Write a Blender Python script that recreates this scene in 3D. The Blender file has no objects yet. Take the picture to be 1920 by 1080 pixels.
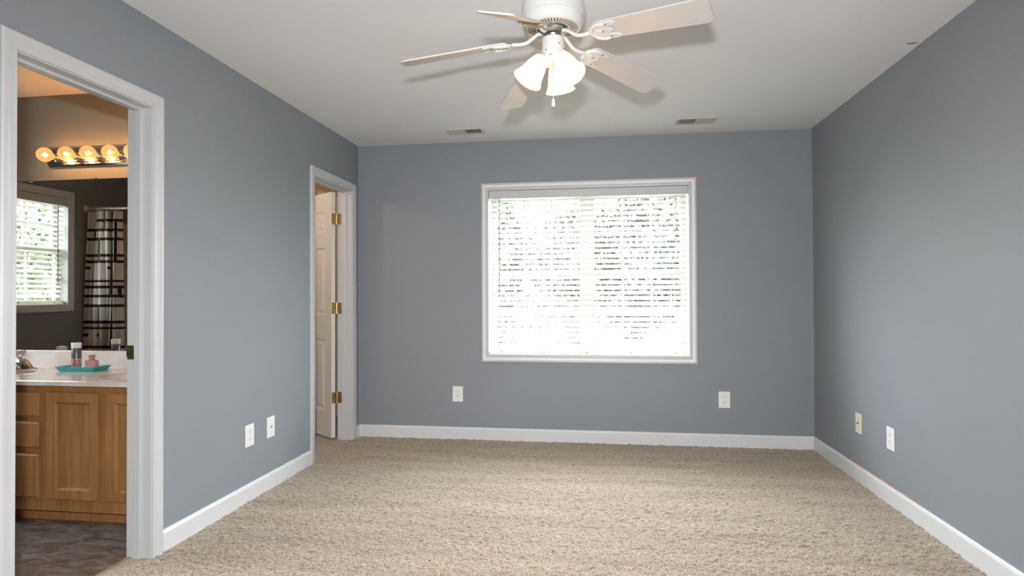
import bpy, bmesh, math, random
import numpy as np
from mathutils import Vector, Matrix, Euler
C = bpy.context.scene
COL = C.collection
PI = math.pi
R = math.radians
rng = np.random.default_rng(7)
random.seed(7)

# ------------------------------------------------------------------ camera
CAM = (2.00244, -4.89025, 1.17834)
yaw, pitch, roll, FPX = 0.1409918, 0.0116836, -0.0040059, 1139.24
right = Vector((math.cos(yaw), math.sin(yaw), 0))
fwd = Vector((-math.sin(yaw) * math.cos(pitch), math.cos(yaw) * math.cos(pitch), math.sin(pitch)))
up = right.cross(fwd)
r2 = right * math.cos(roll) + up * math.sin(roll)
u2 = up * math.cos(roll) - right * math.sin(roll)
cd = bpy.data.cameras.new('camera'); cam = bpy.data.objects.new('camera', cd); COL.objects.link(cam)
cd.sensor_width = 36; cd.lens = FPX / 1920 * 36; cd.clip_start = 0.02
m = Matrix((r2, u2, -fwd)).transposed().to_4x4(); m.translation = CAM
cam.matrix_world = m
C.camera = cam

# ------------------------------------------------------------------ view, world, lights
C.view_settings.view_transform = 'Standard'
C.view_settings.look = 'None'
C.view_settings.gamma = 1
C.view_settings.use_curve_mapping = False
C.view_settings.exposure = -0.80

w = bpy.data.worlds.new('overcast_sky'); C.world = w; w.use_nodes = True
wn = w.node_tree.nodes; wl = w.node_tree.links
bg = wn['Background']
tc = wn.new('ShaderNodeTexCoord'); sx = wn.new('ShaderNodeSeparateXYZ'); cr = wn.new('ShaderNodeValToRGB')
wl.new(tc.outputs['Generated'], sx.inputs[0]); wl.new(sx.outputs['Z'], cr.inputs[0])
cr.color_ramp.elements[0].position = 0.0; cr.color_ramp.elements[0].color = (0.42, 0.43, 0.44, 1)
cr.color_ramp.elements[1].position = 0.8; cr.color_ramp.elements[1].color = (1.15, 1.22, 1.30, 1)
wl.new(cr.outputs[0], bg.inputs[0])
bg.inputs[1].default_value = 80.0

def area(name, loc, aim, sx_, sy_, power, color=(1, 1, 1), portal=False):
    l = bpy.data.lights.new(name, 'AREA'); o = bpy.data.objects.new(name, l); COL.objects.link(o)
    l.shape = 'RECTANGLE'; l.size = sx_; l.size_y = sy_; l.energy = power; l.color = color
    o.location = loc
    o.rotation_euler = Vector(aim).to_track_quat('-Z', 'Y').to_euler()
    if portal: l.cycles.is_portal = True
    return o
# the photographer's flash just above the lens; daylight comes in through the two windows
area('camera_flash', (1.97, -4.97, 1.40), (-0.10, 1, -0.32), 0.10, 0.06, 146, (0.96, 0.98, 1.0)).data.spread = R(138)
area('front_window_portal', (1.91, 0.26, 1.364), (0, -1, 0), 1.59, 1.34, 1, portal=True)
area('bath_window_portal', (-2.60, -2.34, 1.56), (1, 0, 0), 0.84, 0.9, 1, portal=True)

# ------------------------------------------------------------------ materials
MATS = {}
def nodes_of(name):
    mt = bpy.data.materials.new(name); mt.use_nodes = True
    nt = mt.node_tree
    return mt, nt.nodes, nt.links, nt.nodes['Principled BSDF']
def mat(name, rgb, rough=0.5, metal=0.0, bump=0.0, bscale=60.0, var=0.0, vscale=4.0, spec=0.5, coat=0.0, trans=0.0):
    """procedural material: colour with a little noise, and a noise bump"""
    mt, n, l, p = nodes_of(name)
    p.inputs['Roughness'].default_value = rough; p.inputs['Metallic'].default_value = metal
    p.inputs['Specular IOR Level'].default_value = spec
    p.inputs['Coat Weight'].default_value = coat
    p.inputs['Transmission Weight'].default_value = trans
    tcx = n.new('ShaderNodeTexCoord')
    nz = n.new('ShaderNodeTexNoise'); nz.inputs['Scale'].default_value = vscale; nz.inputs['Detail'].default_value = 3
    l.new(tcx.outputs['Object'], nz.inputs['Vector'])
    rp = n.new('ShaderNodeValToRGB')
    rp.color_ramp.elements[0].position = 0.3; rp.color_ramp.elements[1].position = 0.7
    rp.color_ramp.elements[0].color = (*[c * (1 - var) for c in rgb], 1)
    rp.color_ramp.elements[1].color = (*[min(1, c * (1 + var)) for c in rgb], 1)
    l.new(nz.outputs['Fac'], rp.inputs[0]); l.new(rp.outputs[0], p.inputs['Base Color'])
    if bump:
        nb = n.new('ShaderNodeTexNoise'); nb.inputs['Scale'].default_value = bscale; nb.inputs['Detail'].default_value = 2
        b = n.new('ShaderNodeBump'); b.inputs['Strength'].default_value = bump; b.inputs['Distance'].default_value = 0.002
        l.new(tcx.outputs['Object'], nb.inputs['Vector']); l.new(nb.outputs['Fac'], b.inputs['Height']); l.new(b.outputs[0], p.inputs['Normal'])
    MATS[name] = mt
    return mt

WALL = mat('grey_wall_paint', (0.248, 0.268, 0.291), 0.55, bump=0.12, bscale=260, var=0.02, vscale=1.3, spec=0.35)
BWALL = mat('bath_wall_paint', (0.205, 0.215, 0.21), 0.55, bump=0.1, bscale=260, var=0.02, vscale=1.3, spec=0.35)
CEIL = mat('ceiling_paint', (0.80, 0.805, 0.815), 0.9, bump=0.1, bscale=180, var=0.01, vscale=2, spec=0.1)
TRIM = mat('white_trim_paint', (0.555, 0.56, 0.57), 0.35, var=0.012, vscale=6)
BASEM = mat('baseboard_lit_white', (0.67, 0.675, 0.69), 0.3, var=0.015, vscale=5)  # trim white, raised to stand in for light bounced off the carpet
DOORW = mat('door_paint', (0.72, 0.69, 0.64), 0.4, var=0.01)
CLOSETW = mat('tan_wall_paint', (0.52, 0.42, 0.30), 0.7, var=0.02)
PLASTIC = mat('white_plastic', (0.80, 0.80, 0.79), 0.3, var=0.005)
IVORY = mat('ivory_plastic', (0.72, 0.66, 0.50), 0.35, var=0.01)
DARK = mat('dark_recess', (0.02, 0.019, 0.018), 0.8)
FANW = mat('fan_white_enamel', (0.60, 0.60, 0.595), 0.22, var=0.01)
BLADEW = mat('fan_blade_white', (0.50, 0.485, 0.47), 0.45, var=0.015, vscale=9)
STEEL = mat('dull_steel', (0.42, 0.42, 0.40), 0.4, 1.0, var=0.1, vscale=20)
BRASS = mat('antique_brass', (0.55, 0.42, 0.20), 0.38, 1.0, var=0.25, vscale=45)
CHROME = mat('chrome', (0.78, 0.78, 0.79), 0.13, 1.0)
VENTM = mat('vent_enamel', (0.56, 0.54, 0.51), 0.45, var=0.02)
ORANGE = mat('orange_paint_smear', (0.75, 0.16, 0.08), 0.6, var=0.1, vscale=60)
SCUFF = mat('grey_scuff', (0.26, 0.25, 0.235), 0.9, var=0.3, vscale=50)
TEAL = mat('teal_lacquer', (0.035, 0.33, 0.29), 0.3, var=0.02)
WANDM = mat('backlit_wand_grey', (0.22, 0.21, 0.19), 0.4)  # backlight shade put into the wand's colour: grey against the bright window
CORDM = mat('white_cord', (0.62, 0.58, 0.50), 0.7)
PULLBEAD = mat('pull_chain_brass', (0.5, 0.34, 0.16), 0.4, 0.7)
REDTIP = mat('tassel_rust', (0.45, 0.14, 0.07), 0.5)
CANGREY = mat('can_dark_grey', (0.11, 0.105, 0.11), 0.35, 0.3, var=0.15, vscale=60)
CANCAP = mat('can_cap_white', (0.72, 0.72, 0.71), 0.4, bump=0.6, bscale=500)
PINKMETAL = mat('rose_metal', (0.62, 0.33, 0.31), 0.2, 0.8)
HOSE = mat('surround_beige', (0.50, 0.43, 0.35), 0.3, var=0.02)
TUBW = mat('tub_white', (0.75, 0.74, 0.70), 0.2)
RODM = mat('rod_metal', (0.70, 0.69, 0.66), 0.25, 0.6)
GRASS = mat('pale_concrete', (0.62, 0.63, 0.60), 0.9, var=0.08, vscale=0.7)
BARK = mat('bark', (0.10, 0.08, 0.06), 0.9, var=0.3, vscale=12)
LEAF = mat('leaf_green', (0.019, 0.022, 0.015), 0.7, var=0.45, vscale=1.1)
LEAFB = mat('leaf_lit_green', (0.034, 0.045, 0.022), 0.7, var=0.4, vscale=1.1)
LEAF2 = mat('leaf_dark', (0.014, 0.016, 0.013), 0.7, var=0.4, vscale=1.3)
ROOFING = mat('dark_siding', (0.12, 0.12, 0.125), 0.8, var=0.1)

def mirror_mat():
    mt, n, l, p = nodes_of('mirror_silver')
    p.inputs['Base Color'].default_value = (0.80, 0.81, 0.79, 1); p.inputs['Metallic'].default_value = 1; p.inputs['Roughness'].default_value = 0.0
    return mt
MIRROR = mirror_mat()
def glass_mat(name, tint=(1, 1, 1), rough=0.0):
    mt, n, l, p = nodes_of(name)
    n.remove(p)
    tr = n.new('ShaderNodeBsdfTransparent'); tr.inputs[0].default_value = (*tint, 1)
    gl = n.new('ShaderNodeBsdfGlossy'); gl.inputs['Roughness'].default_value = rough
    lw = n.new('ShaderNodeLayerWeight'); lw.inputs[0].default_value = 0.5
    pw = n.new('ShaderNodeMath'); pw.operation = 'POWER'; pw.inputs[1].default_value = 4.0
    fr = n.new('ShaderNodeMath'); fr.operation = 'MULTIPLY_ADD'; fr.inputs[1].default_value = 0.6; fr.inputs[2].default_value = 0.03
    mx = n.new('ShaderNodeMixShader')
    l.new(lw.outputs['Facing'], pw.inputs[0]); l.new(pw.outputs[0], fr.inputs[0])
    l.new(fr.outputs[0], mx.inputs[0]); l.new(tr.outputs[0], mx.inputs[1]); l.new(gl.outputs[0], mx.inputs[2])
    l.new(mx.outputs[0], n['Material Output'].inputs[0])
    return mt
PANE = glass_mat('window_glass', (0.95, 0.97, 0.96))
ACRYL = mat('acrylic_crystal', (0.80, 0.74, 0.66), 0.08, trans=0.5, spec=0.8)
PERFUME = mat('pink_perfume_glass', (0.72, 0.36, 0.35), 0.08, trans=0.35, spec=0.7)

def bulb_glass():
    """clear amber-lit globe: see-through, glossy, glowing a little more at its rim of filament light"""
    mt, n, l, p = nodes_of('lit_globe_glass'); n.remove(p)
    tr = n.new('ShaderNodeBsdfTransparent'); tr.inputs[0].default_value = (1, 0.82, 0.55, 1)
    gl = n.new('ShaderNodeBsdfGlossy'); gl.inputs['Roughness'].default_value = 0.05
    em = n.new('ShaderNodeEmission'); em.inputs[0].default_value = (1.0, 0.52, 0.17, 1); em.inputs[1].default_value = 0.85
    m1 = n.new('ShaderNodeMixShader'); m1.inputs[0].default_value = 0.12
    ad = n.new('ShaderNodeAddShader')
    l.new(tr.outputs[0], m1.inputs[1]); l.new(gl.outputs[0], m1.inputs[2])
    l.new(m1.outputs[0], ad.inputs[0]); l.new(em.outputs[0], ad.inputs[1]); l.new(ad.outputs[0], n['Material Output'].inputs[0])
    return mt
GLOBE = bulb_glass()
def emis(name, rgb, s):
    mt, n, l, p = nodes_of(name); n.remove(p)
    e = n.new('ShaderNodeEmission'); e.inputs[0].default_value = (*rgb, 1); e.inputs[1].default_value = s
    l.new(e.outputs[0], n['Material Output'].inputs[0])
    return mt
FILAMENT = emis('filament', (1.0, 0.74, 0.38), 30)
FANBULB = emis('fan_bulb_glow', (1.0, 0.80, 0.52), 10)
def shade_glass():
    mt, n, l, p = nodes_of('lit_frosted_glass'); n.remove(p)
    d = n.new('ShaderNodeBsdfDiffuse'); d.inputs[0].default_value = (0.62, 0.58, 0.46, 1)
    t = n.new('ShaderNodeBsdfTranslucent'); t.inputs[0].default_value = (0.95, 0.86, 0.62, 1)
    m1 = n.new('ShaderNodeMixShader'); m1.inputs[0].default_value = 0.6
    e = n.new('ShaderNodeEmission'); e.inputs[0].default_value = (1.0, 0.88, 0.60, 1); e.inputs[1].default_value = 1.1
    ad = n.new('ShaderNodeAddShader')
    l.new(d.outputs[0], m1.inputs[1]); l.new(t.outputs[0], m1.inputs[2])
    l.new(m1.outputs[0], ad.inputs[0]); l.new(e.outputs[0], ad.inputs[1]); l.new(ad.outputs[0], n['Material Output'].inputs[0])
    return mt
SHADEG = shade_glass()
def slat_mat():
    mt, n, l, p = nodes_of('cream_blind_slat'); n.remove(p)
    tcx = n.new('ShaderNodeTexCoord'); nz = n.new('ShaderNodeTexNoise'); nz.inputs['Scale'].default_value = 5
    rp = n.new('ShaderNodeValToRGB'); rp.color_ramp.elements[0].color = (0.76, 0.75, 0.69, 1); rp.color_ramp.elements[1].color = (0.80, 0.79, 0.74, 1)
    l.new(tcx.outputs['Object'], nz.inputs['Vector']); l.new(nz.outputs['Fac'], rp.inputs[0])
    d = n.new('ShaderNodeBsdfDiffuse'); t = n.new('ShaderNodeBsdfTranslucent')
    l.new(rp.outputs[0], d.inputs[0]); t.inputs[0].default_value = (0.86, 0.85, 0.78, 1)
    m1 = n.new('ShaderNodeMixShader'); m1.inputs[0].default_value = 0.42
    l.new(d.outputs[0], m1.inputs[1]); l.new(t.outputs[0], m1.inputs[2]); l.new(m1.outputs[0], n['Material Output'].inputs[0])
    return mt
SLAT = slat_mat()

def carpet_mat():
    mt, n, l, p = nodes_of('beige_frieze_carpet')
    p.inputs['Roughness'].default_value = 0.95; p.inputs['Specular IOR Level'].default_value = 0.1
    p.inputs['Sheen Weight'].default_value = 0.25; p.inputs['Sheen Roughness'].default_value = 0.5
    tcx = n.new('ShaderNodeTexCoord')
    nz = n.new('ShaderNodeTexNoise'); nz.inputs['Scale'].default_value = 150; nz.inputs['Detail'].default_value = 2.5; nz.inputs['Roughness'].default_value = 0.65; nz.inputs['Distortion'].default_value = 0.6
    l.new(tcx.outputs['Object'], nz.inputs['Vector'])
    r1 = n.new('ShaderNodeValToRGB'); e = r1.color_ramp.elements
    e[0].position = 0.33; e[0].color = (0.110, 0.075, 0.047, 1)
    e[1].position = 0.60; e[1].color = (0.465, 0.383, 0.294, 1)
    e2 = e.new(0.46); e2.color = (0.285, 0.222, 0.160, 1)
    l.new(nz.outputs['Fac'], r1.inputs[0])
    # vacuum strokes: long soft streaks along the room's width
    mp = n.new('ShaderNodeMapping'); mp.inputs['Scale'].default_value = (0.55, 4.5, 1)
    nb = n.new('ShaderNodeTexNoise'); nb.inputs['Scale'].default_value = 1.7; nb.inputs['Detail'].default_value = 5; nb.inputs['Roughness'].default_value = 0.6
    l.new(tcx.outputs['Object'], mp.inputs[0]); l.new(mp.outputs[0], nb.inputs['Vector'])
    r2_ = n.new('ShaderNodeValToRGB'); r2_.color_ramp.elements[0].position = 0.35; r2_.color_ramp.elements[0].color = (0.84, 0.83, 0.82, 1)
    r2_.color_ramp.elements[1].position = 0.68; r2_.color_ramp.elements[1].color = (1.11, 1.11, 1.11, 1)
    l.new(nb.outputs['Fac'], r2_.inputs[0])
    mx = n.new('ShaderNodeMix'); mx.data_type = 'RGBA'; mx.blend_type = 'MULTIPLY'; mx.inputs[0].default_value = 1.0
    l.new(r1.outputs[0], mx.inputs[6]); l.new(r2_.outputs[0], mx.inputs[7])
    l.new(mx.outputs[2], p.inputs['Base Color'])
    b = n.new('ShaderNodeBump'); b.inputs['Strength'].default_value = 0.35; b.inputs['Distance'].default_value = 0.004
    l.new(nz.outputs['Fac'], b.inputs['Height']); l.new(b.outputs[0], p.inputs['Normal'])
    return mt
CARPET = carpet_mat()
def wood_mat():
    mt, n, l, p = nodes_of('honey_maple')
    p.inputs['Roughness'].default_value = 0.5; p.inputs['Specular IOR Level'].default_value = 0.3
    tcx = n.new('ShaderNodeTexCoord'); mp = n.new('ShaderNodeMapping'); mp.inputs['Scale'].default_value = (14, 14, 1.1)
    l.new(tcx.outputs['Object'], mp.inputs[0])
    nz = n.new('ShaderNodeTexNoise'); nz.inputs['Scale'].default_value = 3; nz.inputs['Detail'].default_value = 6; nz.inputs['Roughness'].default_value = 0.6
    l.new(mp.outputs[0], nz.inputs['Vector'])
    rp = n.new('ShaderNodeValToRGB'); e = rp.color_ramp.elements
    e[0].position = 0.3; e[0].color = (0.27, 0.118, 0.036, 1); e[1].position = 0.72; e[1].color = (0.42, 0.20, 0.068, 1)
    l.new(nz.outputs['Fac'], rp.inputs[0]); l.new(rp.outputs[0], p.inputs['Base Color'])
    return mt
WOOD = wood_mat()
def vinyl_mat():
    mt, n, l, p = nodes_of('slate_vinyl')
    p.inputs['Roughness'].default_value = 0.4
    tcx = n.new('ShaderNodeTexCoord'); mp = n.new('ShaderNodeMapping'); mp.inputs['Scale'].default_value = (5, 11, 1); mp.inputs['Rotation'].default_value = (0, 0, 0.5)
    l.new(tcx.outputs['Object'], mp.inputs[0])
    nz = n.new('ShaderNodeTexNoise'); nz.inputs['Scale'].default_value = 1.6; nz.inputs['Detail'].default_value = 9; nz.inputs['Roughness'].default_value = 0.72; nz.inputs['Distortion'].default_value = 0.9
    l.new(mp.outputs[0], nz.inputs['Vector'])
    rp = n.new('ShaderNodeValToRGB'); e = rp.color_ramp.elements
    e[0].position = 0.34; e[0].color = (0.055, 0.045, 0.04, 1); e[1].position = 0.70; e[1].color = (0.30, 0.265, 0.24, 1)
    a = e.new(0.46); a.color = (0.13, 0.095, 0.075, 1); a = e.new(0.56); a.color = (0.17, 0.155, 0.15, 1)
    l.new(nz.outputs['Fac'], rp.inputs[0]); l.new(rp.outputs[0], p.inputs['Base Color'])
    return mt
VINYL = vinyl_mat()
def marble_mat():
    mt, n, l, p = nodes_of('cultured_marble')
    p.inputs['Roughness'].default_value = 0.12
    tcx = n.new('ShaderNodeTexCoord')
    nz = n.new('ShaderNodeTexNoise'); nz.inputs['Scale'].default_value = 3.2; nz.inputs['Detail'].default_value = 4; nz.inputs['Distortion'].default_value = 2.2
    l.new(tcx.outputs['Object'], nz.inputs['Vector'])
    rp = n.new('ShaderNodeValToRGB'); e = rp.color_ramp.elements
    e[0].position = 0.35; e[0].color = (0.66, 0.60, 0.56, 1); e[1].position = 0.62; e[1].color = (0.72, 0.69, 0.67, 1)
    a = e.new(0.47); a.color = (0.68, 0.58, 0.52, 1)
    l.new(nz.outputs['Fac'], rp.inputs[0]); l.new(rp.outputs[0], p.inputs['Base Color'])
    return mt
MARBLE = marble_mat()
CURTW = mat('curtain_white', (0.62, 0.60, 0.57), 0.8, var=0.02)
CURTB = mat('curtain_black', (0.012, 0.012, 0.013), 0.7)

# ------------------------------------------------------------------ mesh helpers
class MB:
    def __init__(s): s.v = []; s.f = []; s.mi = []
    def add(s, verts, faces, mi=0):
        o = len(s.v); s.v += [tuple(x) for x in verts]; s.f += [tuple(i + o for i in f) for f in faces]; s.mi += [mi] * len(faces)
        return s
    def box(s, x0, x1, y0, y1, z0, z1, mi=0):
        if x0 > x1: x0, x1 = x1, x0
        if y0 > y1: y0, y1 = y1, y0
        if z0 > z1: z0, z1 = z1, z0
        V = [(x0, y0, z0), (x1, y0, z0), (x1, y1, z0), (x0, y1, z0), (x0, y0, z1), (x1, y0, z1), (x1, y1, z1), (x0, y1, z1)]
        F = [(3, 2, 1, 0), (4, 5, 6, 7), (0, 1, 5, 4), (1, 2, 6, 5), (2, 3, 7, 6), (3, 0, 4, 7)]
        return s.add(V, F, mi)
    def lathe(s, prof, seg=32, mtx=None, mi=0, a0=0.0):
        """prof: (r, z) list, spun about z; ends with r=0 are closed"""
        V = []; F = []; rings = []
        for r, z in prof:
            if r < 1e-7: rings.append([len(V)]); V.append(Vector((0, 0, z)))
            else:
                rings.append(list(range(len(V), len(V) + seg)))
                V += [Vector((r * math.cos(a0 + 2 * PI * k / seg), r * math.sin(a0 + 2 * PI * k / seg), z)) for k in range(seg)]
        for a, b in zip(rings, rings[1:]):
            for k in range(seg):
                k2 = (k + 1) % seg
                if len(a) == 1 and len(b) == 1: continue
                if len(a) == 1: F.append((a[0], b[k2], b[k]))
                elif len(b) == 1: F.append((a[k], a[k2], b[0]))
                else: F.append((a[k], a[k2], b[k2], b[k]))
        if mtx is not None: V = [mtx @ v for v in V]
        return s.add(V, F, mi)
    def tube(s, pts, r, seg=10, mi=0, flat=1.0):
        """swept round (or flattened) bar along pts; r may be a list"""
        pts = [Vector(p) for p in pts]; n = len(pts)
        rr = r if isinstance(r, (list, tuple)) else [r] * n
        V = []; F = []
        for i, p in enumerate(pts):
            t = (pts[min(i + 1, n - 1)] - pts[max(i - 1, 0)]).normalized()
            ref = Vector((0, 0, 1)) if abs(t.z) < 0.9 else Vector((1, 0, 0))
            a = t.cross(ref).normalized(); b = a.cross(t).normalized()
            for k in range(seg):
                an = 2 * PI * k / seg
                V.append(p + a * (rr[i] * math.cos(an)) + b * (rr[i] * flat * math.sin(an)))
        for i in range(n - 1):
            for k in range(seg):
                k2 = (k + 1) % seg
                F.append((i * seg + k, i * seg + k2, (i + 1) * seg + k2, (i + 1) * seg + k))
        F.append(tuple(range(seg - 1, -1, -1))); F.append(tuple(range((n - 1) * seg, n * seg)))
        return s.add(V, F, mi)
    def prism(s, poly, h0, h1, mtx=None, mi=0):
        """poly in local xy, extruded from z=h0 to h1"""
        n = len(poly)
        V = [Vector((x, y, h0)) for x, y in poly] + [Vector((x, y, h1)) for x, y in poly]
        F = [tuple(range(n - 1, -1, -1)), tuple(range(n, 2 * n))] + [(i, (i + 1) % n, n + (i + 1) % n, n + i) for i in range(n)]
        if mtx is not None: V = [mtx @ v for v in V]
        return s.add(V, F, mi)
    def ring_casing(s, a0, a1, b0, b1, prof, fn, open_bottom=False, mi=0):
        """mitred moulding round the rectangle a0..a1 x b0..b1; prof = (outward offset, proud height); fn(a, b, t) -> xyz"""
        V = []; F = []; n = len(prof)
        for u, t in prof:
            if open_bottom: cs = [(a0 - u, b0), (a0 - u, b1 + u), (a1 + u, b1 + u), (a1 + u, b0)]
            else: cs = [(a0 - u, b0 - u), (a0 - u, b1 + u), (a1 + u, b1 + u), (a1 + u, b0 - u)]
            V += [fn(a, b, t) for a, b in cs]
        legs = 3 if open_bottom else 4
        for i in range(n - 1):
            for k in range(legs):
                k2 = (k + 1) % 4
                F.append((i * 4 + k, i * 4 + k2, (i + 1) * 4 + k2, (i + 1) * 4 + k))
        if open_bottom:
            F.append(tuple(i * 4 for i in range(n))); F.append(tuple(i * 4 + 3 for i in range(n - 1, -1, -1)))
        return s.add(V, F, mi)
    def build(s, name, mats, parent=None, smooth=None, bevel=0.0, world=True, **tags):
        me = bpy.data.meshes.new(name)
        V = np.array([tuple(x) for x in s.v], float)
        o = bpy.data.objects.new(name, me)
        if parent is not None:
            root = parent
            while root.parent: root = root.parent
            if world: V = V - np.array(root.location)
            o.parent = parent
        elif tags.get('kind') != 'structure':
            c = np.array([(V[:, 0].min() + V[:, 0].max()) / 2, (V[:, 1].min() + V[:, 1].max()) / 2, V[:, 2].min()])
            V = V - c; o.location = c
        me.from_pydata(V.tolist(), [], s.f)
        if not isinstance(mats, (list, tuple)): mats = [mats]
        for x in mats: me.materials.append(x)
        if len(mats) > 1: me.polygons.foreach_set('material_index', s.mi)
        bm = bmesh.new(); bm.from_mesh(me)
        bmesh.ops.recalc_face_normals(bm, faces=bm.faces); bm.to_mesh(me); bm.free()
        if smooth is not None:
            me.shade_smooth(); me.set_sharp_from_angle(angle=R(smooth))
        if bevel:
            md = o.modifiers.new('bevel', 'BEVEL'); md.width = bevel; md.segments = 2; md.limit_method = 'ANGLE'; md.angle_limit = R(40)
        COL.objects.link(o)
        for k, v in tags.items(): o[k] = v
        return o
def thing(name, label, cat, loc, group=None, rz=0.0):
    o = bpy.data.objects.new(name, None); COL.objects.link(o); o.location = loc; o.rotation_euler = (0, 0, rz)
    o.empty_display_size = 0.05
    o['label'] = label; o['category'] = cat
    if group: o['group'] = group
    return o
def copy_thing(root, loc, rz, label):
    def cp(o, par):
        c = o.copy(); c.parent = par; COL.objects.link(c)
        for ch in o.children: cp(ch, c)
        return c
    kids = list(root.children)
    r = root.copy(); COL.objects.link(r); r.location = loc; r.rotation_euler = (0, 0, rz); r['label'] = label
    for k in kids: cp(k, r)
    return r

def wall(name, axis, p0, p1, a0, a1, b0, b1, holes, m, **tags):
    """wall slab between p0 and p1 on `axis`, spanning a (the other horizontal axis) and z, with rectangular holes (a0,a1,z0,z1)"""
    As = sorted({a0, a1, *[h[0] for h in holes], *[h[1] for h in holes]}); Bs = sorted({b0, b1, *[h[2] for h in holes], *[h[3] for h in holes]})
    As = [a for a in As if a0 <= a <= a1]; Bs = [b for b in Bs if b0 <= b <= b1]
    solid = {}
    for i in range(len(As) - 1):
        for j in range(len(Bs) - 1):
            ca, cb = (As[i] + As[i + 1]) / 2, (Bs[j] + Bs[j + 1]) / 2
            solid[i, j] = not any(h[0] < ca < h[1] and h[2] < cb < h[3] for h in holes)
    def P(p, a, b): return (p, a, b) if axis == 0 else (a, p, b)
    mb = MB()
    for (i, j), ok in solid.items():
        if not ok: continue
        A0, A1, B0, B1 = As[i], As[i + 1], Bs[j], Bs[j + 1]
        for p in (p0, p1): mb.add([P(p, A0, B0), P(p, A1, B0), P(p, A1, B1), P(p, A0, B1)], [(0, 1, 2, 3)])
        for di, dj, e in ((-1, 0, ((A0, B0), (A0, B1))), (1, 0, ((A1, B0), (A1, B1))), (0, -1, ((A0, B0), (A1, B0))), (0, 1, ((A0, B1), (A1, B1)))):
            if not solid.get((i + di, j + dj), False):
                (ea, eb), (fa, fb) = e
                mb.add([P(p0, ea, eb), P(p0, fa, fb), P(p1, fa, fb), P(p1, ea, eb)], [(0, 1, 2, 3)])
    me = mb
    o = mb.build(name, m, kind='structure', **tags)
    bm = bmesh.new(); bm.from_mesh(o.data); bmesh.ops.remove_doubles(bm, verts=bm.verts, dist=1e-5); bmesh.ops.recalc_face_normals(bm, faces=bm.faces); bm.to_mesh(o.data); bm.free()
    return o

# ------------------------------------------------------------------ dimensions
W, H = 3.62, 2.44
YR = -6.55                       # rear wall
T = 0.115                        # partition thickness
BD0, BD1, DH = -3.045, -2.398, 2.035      # bathroom door opening (y) and head height
CD0, CD1 = -0.805, -0.140                 # closet door opening
YV = -1.54                       # vanity wall face
XB = -2.45                       # bathroom far wall face
YT = -3.75                       # bathroom near wall face
WX0, WX1, WZ0, WZ1 = 1.117, 2.704, 0.695, 2.033    # window opening
BWY0, BWY1, BWZ0, BWZ1 = -2.764, -1.93, 1.113, 2.011   # bathroom window opening

# ------------------------------------------------------------------ room shell
wall('wall_left', 0, -T, 0, YR, 0.0, -0.06, H, [(BD0 - .02, BD1 + .02, -1, DH + .02), (CD0 - .02, CD1 + .02, -1, DH + .02)], WALL)
wall('wall_back', 1, 0, 0.26, 0.0, W + .15, -0.06, H, [(WX0 - .015, WX1 + .015, WZ0 - .015, WZ1 + .015)], WALL)
wall('wall_right', 0, W, W + .15, YR, 0.0, -0.06, H, [], WALL)
wall('wall_rear', 1, YR - .12, YR, -T, W + .15, -0.06, H, [], WALL)
MB().box(-T, W + .15, YR - .12, 0.16, H, H + .1).build('ceiling', CEIL, kind='structure')

def carpet():
    """pile modelled as a fine uneven grid in the front of the room, continued by flat carpet behind"""
    x0, x1, y0, y1, st = 0.0, W, -3.0, 0.0, 0.0055
    nx, ny = int((x1 - x0) / st) + 1, int((y1 - y0) / st) + 1
    z = rng.normal(0, 1, (ny, nx))
    def blur(a):
        a = (a + np.roll(a, 1, 0) + np.roll(a, -1, 0)) / 3
        return (a + np.roll(a, 1, 1) + np.roll(a, -1, 1)) / 3
    z = blur(z) * 0.0050 + blur(blur(blur(z))) * 0.0030
    z = np.clip(z, -0.005, 0.006)
    X, Y = np.meshgrid(np.linspace(x0, x1, nx), np.linspace(y0, y1, ny))
    jit = rng.normal(0, 0.0012, (2, ny, nx)); jit[:, :, [0, -1]] = 0; jit[:, [0, -1], :] = 0
    V = np.stack([X + jit[0], Y + jit[1], z], -1).reshape(-1, 3)
    i = np.arange(nx * ny).reshape(ny, nx)
    F = np.stack([i[:-1, :-1], i[:-1, 1:], i[1:, 1:], i[1:, :-1]], -1).reshape(-1, 4)
    # flat carpet: rear of the room, both doorways, and the closet
    ex = []
    for bx in ((-T + .012, W, YR, -3.0), (-T + .012, 0.0, -3.0, -2.39), (-1.7, 0.0, -1.40, 0.80)):
        ex.append(bx)
    V2 = []; F2 = []
    for (a, b, c, d) in ex:
        o = len(V) + len(V2); V2 += [(a, c, -.001), (b, c, -.001), (b, d, -.001), (a, d, -.001)]; F2.append((o, o + 1, o + 2, o + 3))
    me = bpy.data.meshes.new('floor')
    V = np.concatenate([V, np.array(V2)]); F = np.concatenate([F, np.array(F2)])
    me.vertices.add(len(V)); me.vertices.foreach_set('co', V.astype(np.float32).ravel())
    me.loops.add(len(F) * 4); me.loops.foreach_set('vertex_index', F.astype(np.int32).ravel())
    me.polygons.add(len(F)); me.polygons.foreach_set('loop_start', np.arange(len(F), dtype=np.int32) * 4)
    me.update(calc_edges=True); me.validate()
    me.materials.append(CARPET); me.shade_smooth()
    o = bpy.data.objects.new('floor', me); COL.objects.link(o); o['kind'] = 'structure'
carpet()

MB().box(XB - .2, W + .2, YR - .15, 1.0, -.22, -.062).build('floor_slab', GRASS, kind='structure')
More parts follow.
